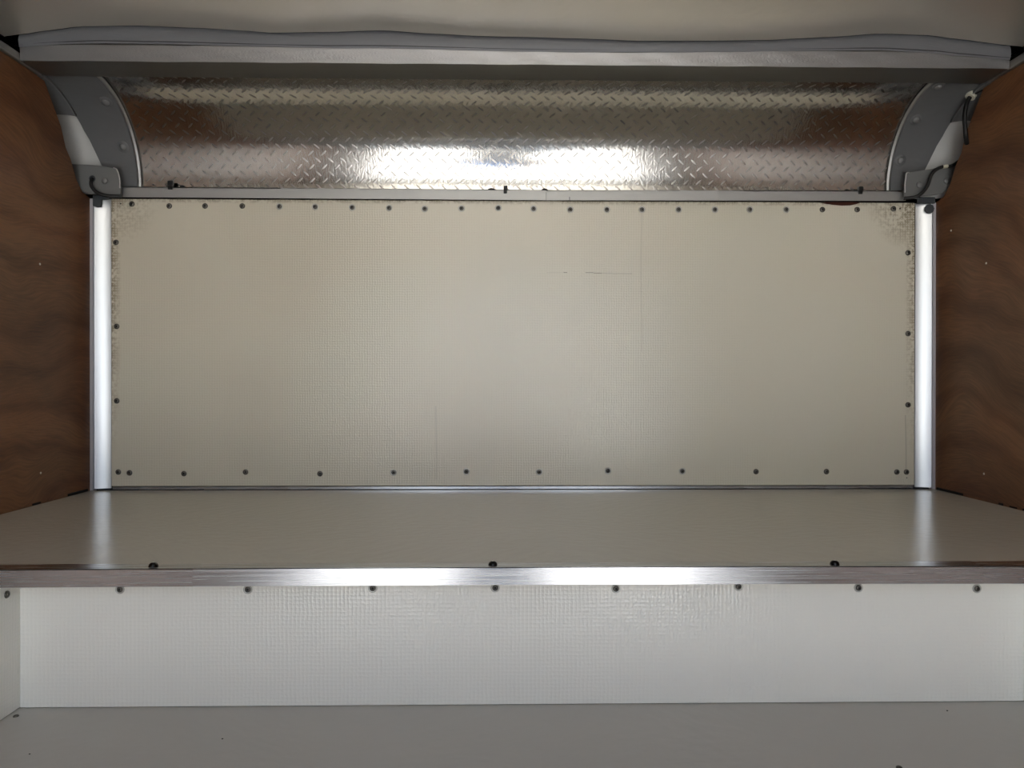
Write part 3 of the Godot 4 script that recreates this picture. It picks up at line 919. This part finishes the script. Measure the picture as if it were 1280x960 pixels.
func beam() -> void:
	var o := thing("header_beam", "aluminium header beam across the nose under the ceiling", "beam", Vector3(0, 0.825, 0.21))
	var b := MB.new()
	b.box(Vector3(-0.917, 0.825, 0.172), Vector3(0.917, 0.858, 0.243), 0.0012)
	part("beam", b, M.beam_aluminium, o)
	# crinkled bright tape on its face
	b = MB.new()
	b.slab(160, 3, func(p: float, q: float) -> Vector3:
		var x := lerpf(-0.917, 0.917, p)
		var top := lerp_table(BEAD, x) - 0.0028 - 0.0016 * sin(x * 9.0)
		return Vector3(x, lerpf(0.8235 + 0.0003 * sin(x * 31.0), minf(top, 0.853), q), 0.2462 + 0.0004 * sin(x * 60.0 + q * 5.0)), 0.0018, Vector3.BACK, 1.83, 0.03)
	part("tape", b, M.crinkled_tape, o)
	# rubbery grey sealant strip between tape and ceiling, with a dark bead at its foot
	b = MB.new()
	b.slab(160, 4, func(p: float, q: float) -> Vector3:
		var x := lerpf(-0.917, 0.917, p)
		return Vector3(x, lerpf(lerp_table(BEAD, x) - 0.004, lerp_table(CEIL_EDGE, x) + 0.002, q), 0.2472 + 0.0035 * sin(q * PI)), 0.003, Vector3.BACK, 1.83, 0.03)
	part("sealant_strip", b, M.sealant, o)
	b = MB.new()
	var pts := []
	for k in 41:
		var x := lerpf(-0.915, 0.915, k / 40.0)
		pts.append(Vector3(x, lerp_table(BEAD, x), 0.2478))
	b.tube(pts, 0.0011, 6)
	part("seam_bead", b, M.dark_bead, o)

func rib_edge(deg: float) -> float:
	return lerp_table([[0.0, 0.880], [14.6, 0.893], [21.0, 0.9], [29.0, 0.906], [40.0, 0.914], [51.5, 0.9185], [65.0, 0.9195], [96.0, 0.9195]], deg)

func corner(s: float) -> void:
	var side := "left" if s < 0 else "right"
	# white curved skin behind the rib
	var o := thing("corner_skin", "smooth white curved skin in the %s corner beside the plywood" % side, "panel", Vector3(s * 0.93, 0.63, 0.0), "white corner skins")
	var b := MB.new()
	b.slab(10, 20, func(p: float, q: float) -> Vector3:
		var deg := lerpf(-4.0, 96.0, q)
		return nose(s * lerpf(0.86, 0.974, p), deg, ROUND + 0.006 - 0.018 * pow(p, 4.0)), 0.002, Vector3(-s * 0.2, -0.4, 1.0), 0.11, 0.3)
	part("skin", b, M.white_skin, o)
	# curved grey rib with a turned-up inner edge and bolt heads
	o = thing("corner_rib", "curved grey rib with bolt heads at the %s end of the tread plate" % side, "rib", Vector3(s * 0.86, 0.65, 0.0), "curved corner ribs")
	b = MB.new()
	b.slab(6, 28, func(p: float, q: float) -> Vector3:
		var deg := lerpf(-3.0, 95.0, q)
		return nose(s * lerpf(0.8135, rib_edge(deg), p), deg, ROUND - 0.0045), 0.0036, Vector3(0, -0.5, 1), 0.09, 0.28)
	part("web", b, M.painted_grey, o)
	b = MB.new()
	b.slab(3, 28, func(p: float, q: float) -> Vector3:
		return nose(s * lerpf(0.8115, 0.8205, p), lerpf(-3.0, 95.0, q), ROUND - 0.0052 - 0.0022 * sin(p * PI)), 0.0040, Vector3(0, -0.5, 1), 0.009, 0.28)
	part("edge_flange", b, M.rail_aluminium, o)
	for q in ([[0.8412, 61.0], [0.8412, 28.0]] if s < 0 else [[0.8407, 51.2], [0.836, 22.0], [0.838, 82.0]]):
		var at := nose(s * q[0], q[1], ROUND - 0.0045)
		dome("bolt_pad", o, at, 0.0125, nose_in(q[1]), M.painted_grey).scale.z = 0.004
		dome("bolt_head", o, at + nose_in(q[1]) * 0.0012, 0.0075, nose_in(q[1]), M.gusset_grey)
	# upper gusset plate
	o = thing("upper_gusset", "small dark grey gusset plate at the top of the %s corner" % side, "gusset", Vector3(s * 0.94, 0.8, 0.1), "upper gussets")
	b = MB.new()
	b.slab(4, 10, func(p: float, q: float) -> Vector3:
		var low := lerpf(50.5, 56.0, p)
		var deg := lerpf(low, 92.0, q)
		return nose(s * lerpf(rib_edge(deg) - 0.004, 0.972, p), deg, ROUND - 0.011 - 0.024 * p * p), 0.005, Vector3(0, -0.5, 1), 0.05, 0.1)
	part("plate", b, M.painted_grey, o)
	b = MB.new()
	var rim := []
	for k in 8:
		var deg := lerpf(50.5, 90.0, k / 7.0)
		rim.append(nose(s * (rib_edge(deg) - 0.004), deg, ROUND - 0.0115))
	b.tube(rim, 0.0011, 6)
	part("rolled_edge", b, M.gusset_grey, o)
	# lower bracket bolted over the foot of the rib
	o = thing("corner_bracket", "grey bolted bracket plate at the %s top corner of the cream panel" % side, "bracket", Vector3(s * 0.89, 0.66, 0.03), "corner brackets")
	var outline := PackedVector2Array([Vector2(-0.9700, 0.699), Vector2(-0.9382, 0.6962), Vector2(-0.9100, 0.6952), Vector2(-0.8845, 0.6931), Vector2(-0.8560, 0.6878), Vector2(-0.8490, 0.6838), Vector2(-0.8450, 0.6740), Vector2(-0.8425, 0.6600), Vector2(-0.8425, 0.6273), Vector2(-0.8700, 0.6296), Vector2(-0.8896, 0.6322), Vector2(-0.9120, 0.6360), Vector2(-0.9230, 0.6405), Vector2(-0.9330, 0.6580), Vector2(-0.9700, 0.69)])
	if s > 0:
		outline = PackedVector2Array([Vector2(0.8390, 0.6877), Vector2(0.8560, 0.6900), Vector2(0.8954, 0.6966), Vector2(0.9495, 0.7095), Vector2(0.97, 0.714), Vector2(0.97, 0.69), Vector2(0.9426, 0.6719), Vector2(0.9280, 0.6510), Vector2(0.9180, 0.6440), Vector2(0.8955, 0.6396), Vector2(0.8620, 0.6365), Vector2(0.8363, 0.6342), Vector2(0.8363, 0.6600)])
	b = MB.new()
	var bend := func(p: Vector2, d: float) -> Vector3: return Vector3(p.x, p.y, d - 0.05 * maxf(absf(p.x) - 0.90, 0.0))
	b.prism(outline, bend, 0.031, 0.035)
	part("plate", b, M.gusset_grey, o)
	b = MB.new()
	var lip := [Vector3(s * 0.8560, 0.6885, 0.0355), Vector3(s * 0.8490, 0.6845, 0.0355), Vector3(s * 0.8450, 0.6740, 0.0355), Vector3(s * 0.8425, 0.6600, 0.0355), Vector3(s * 0.8425, 0.645, 0.0355)]
	if s > 0:
		lip = [Vector3(0.8450, 0.6882, 0.0355), Vector3(0.8400, 0.6865, 0.0355), Vector3(0.8378, 0.674, 0.0355), Vector3(0.8363, 0.66, 0.0355), Vector3(0.8363, 0.645, 0.0355)]
	b.tube(lip, 0.0014, 8)
	part("rolled_edge", b, M.mill_aluminium, o)
	for q in ([Vector2(-0.8744, 0.661)] if s < 0 else [Vector2(0.8676, 0.6619), Vector2(0.9286, 0.6709)]):
		dome("bolt_head", o, Vector3(q.x, q.y, 0.035 - 0.05 * maxf(absf(q.x) - 0.90, 0.0)), 0.0068, Vector3.BACK, M.gusset_grey)
	if s < 0:
		b = MB.new()
		b.lathe([[0.0068, 0.0], [0.0066, 0.0007], [0.0045, 0.0009], [0.0044, -0.001], [0.0, -0.001]], Vector3(-0.9008, 0.6655, 0.0351), Vector3.BACK, 16, true)
		part("grommet", b, M.gasket, o)

func rail() -> void:
	var o := thing("panel_rail", "thin aluminium rail along the top edge of the cream panel", "rail", Vector3(0, 0.632, 0.01))
	for r in [[-0.8535, 0.0628, 0.6548, 0.6526], [0.0634, 0.851, 0.6525, 0.6553]]:
		var b := MB.new()
		var f := func(p: float, q: float) -> Vector3:
			return Vector3(lerpf(r[0], r[1], p), lerpf(r[2], r[3], p) - 0.0222 * (1.0 - q), 0.0125)
		b.slab(12, 1, f, 0.0022, Vector3.BACK, r[1] - r[0], 0.02)
		b.slab(12, 1, func(p: float, q: float) -> Vector3:
			return Vector3(lerpf(r[0], r[1], p), lerpf(r[2], r[3], p), 0.0012 + 0.0113 * q), 0.002, Vector3.UP, r[1] - r[0], 0.02)
		part("rail_length", b, M.rail_aluminium, o)
	var tick := MB.new()
	tick.box(Vector3(0.1130, 0.6305, 0.0120), Vector3(0.1146, 0.6375, 0.0128), 0.0002)
	part("notch", tick, M.gasket, o)
	# black clips that stick up from the rail, and bolt heads peeping over it
	for c in [[-0.7454, 0.6569, 0.0068, 0.0125, "left", "at the left end"], [-0.0252, 0.6521, 0.0050, 0.0098, "middle", "near the middle"], [0.7503, 0.6544, 0.0060, 0.0100, "right", "at the right end"]]:
		var t := thing("rail_clip", "small black plastic clip standing %s of the aluminium rail" % c[5], "clip", Vector3(c[0], c[1], 0.014), "black clips on the rail")
		var b := MB.new()
		b.box(Vector3(c[0] - c[2] * 0.82, c[1] - 0.0078, 0.0126), Vector3(c[0] + c[2] * 0.62, c[1] + 0.001, 0.0165), 0.0008)
		part("foot", b, M.black_rubber, t)
		b = MB.new()
		b.box(Vector3(c[0] - c[2] * 0.85, c[1] - 0.001, 0.0085), Vector3(c[0] + c[2] * 0.85, c[1] + c[3] * 0.85, 0.0175), 0.0012)
		part("block", b, M.black_rubber, t)
	for c in [[-0.0560, 0.6515, 0.0092, "left of the middle clip"], [0.0600, 0.6515, 0.0085, "right of the middle clip"], [-0.7228, 0.6545, 0.006, "beside the left clip"], [0.7233, 0.654, 0.006, "beside the right clip"]]:
		var t := thing("bolt", "dark domed bolt peeping over the rail %s" % c[3], "bolt", Vector3(c[0], c[1] + 0.001, 0.006), "bolts behind the rail")
		var b := MB.new()
		b.lathe([[c[2], 0.0], [c[2] * 0.96, 0.0012], [c[2] * 0.75, 0.003], [c[2] * 0.4, 0.0042], [0.0, 0.0046]], Vector3(c[0], c[1] + 0.001, 0.006), Vector3.UP, 16)
		part("head", b, M.black_screw, t)

func cables() -> void:
	var o := thing("cable", "black cable looping from the left bracket hole to the rail", "cable", Vector3(-0.87, 0.63, 0.04))
	var b := MB.new()
	b.tube([Vector3(-0.9008, 0.6655, 0.033), Vector3(-0.900, 0.6575, 0.041), Vector3(-0.8965, 0.6470, 0.046), Vector3(-0.8870, 0.6350, 0.046), Vector3(-0.8708, 0.6277, 0.045), Vector3(-0.8542, 0.6266, 0.042), Vector3(-0.838, 0.6285, 0.034)], 0.0036)
	part("sheath", b, M.black_rubber, o)
	o = thing("cable", "black cable snaking over the right bracket behind the rail", "cable", Vector3(0.87, 0.63, 0.05))
	b = MB.new()
	b.tube([Vector3(0.8331, 0.6322, 0.036), Vector3(0.8521, 0.6327, 0.045), Vector3(0.8642, 0.6391, 0.048), Vector3(0.878, 0.6563, 0.048), Vector3(0.8849, 0.6768, 0.048), Vector3(0.8935, 0.6889, 0.049), Vector3(0.909, 0.6966, 0.05), Vector3(0.9298, 0.6993, 0.05), Vector3(0.950, 0.7120, 0.046)], 0.0036)
	part("sheath", b, M.black_rubber, o)
	b = MB.new()
	b.tube([Vector3(0.9095, 0.6967, 0.05), Vector3(0.920, 0.6982, 0.05)], 0.0042)
	var tp := part("tape_band", b, M.white_plastic, o)
	o = thing("cable", "black cable hanging from the channel through a white clamp in the right corner", "cable", Vector3(0.91, 0.74, 0.13))
	b = MB.new()
	b.tube([Vector3(0.9200, 0.7250, 0.115), Vector3(0.9097, 0.7391, 0.128), Vector3(0.9064, 0.7553, 0.131), Vector3(0.9047, 0.7764, 0.132), Vector3(0.9079, 0.7976, 0.132), Vector3(0.9145, 0.8122, 0.132), Vector3(0.9205, 0.8195, 0.138), Vector3(0.9270, 0.8220, 0.156)], 0.0042)
	part("sheath", b, M.black_rubber, o)
	o = thing("cable_clamp", "white plastic loop clamp round the hanging cable in the right corner", "clamp", Vector3(0.918, 0.818, 0.132))
	b = MB.new()
	var d := Vector3(0.55, 0.83, 0.0).normalized()
	b.lathe([[0.0046, -0.0055], [0.0094, -0.0055], [0.0098, -0.0045], [0.0098, 0.0045], [0.0094, 0.0055], [0.0046, 0.0055], [0.0046, -0.0055]], Vector3(0.918, 0.8178, 0.132), d, 18, true)
	part("loop", b, M.white_plastic, o)
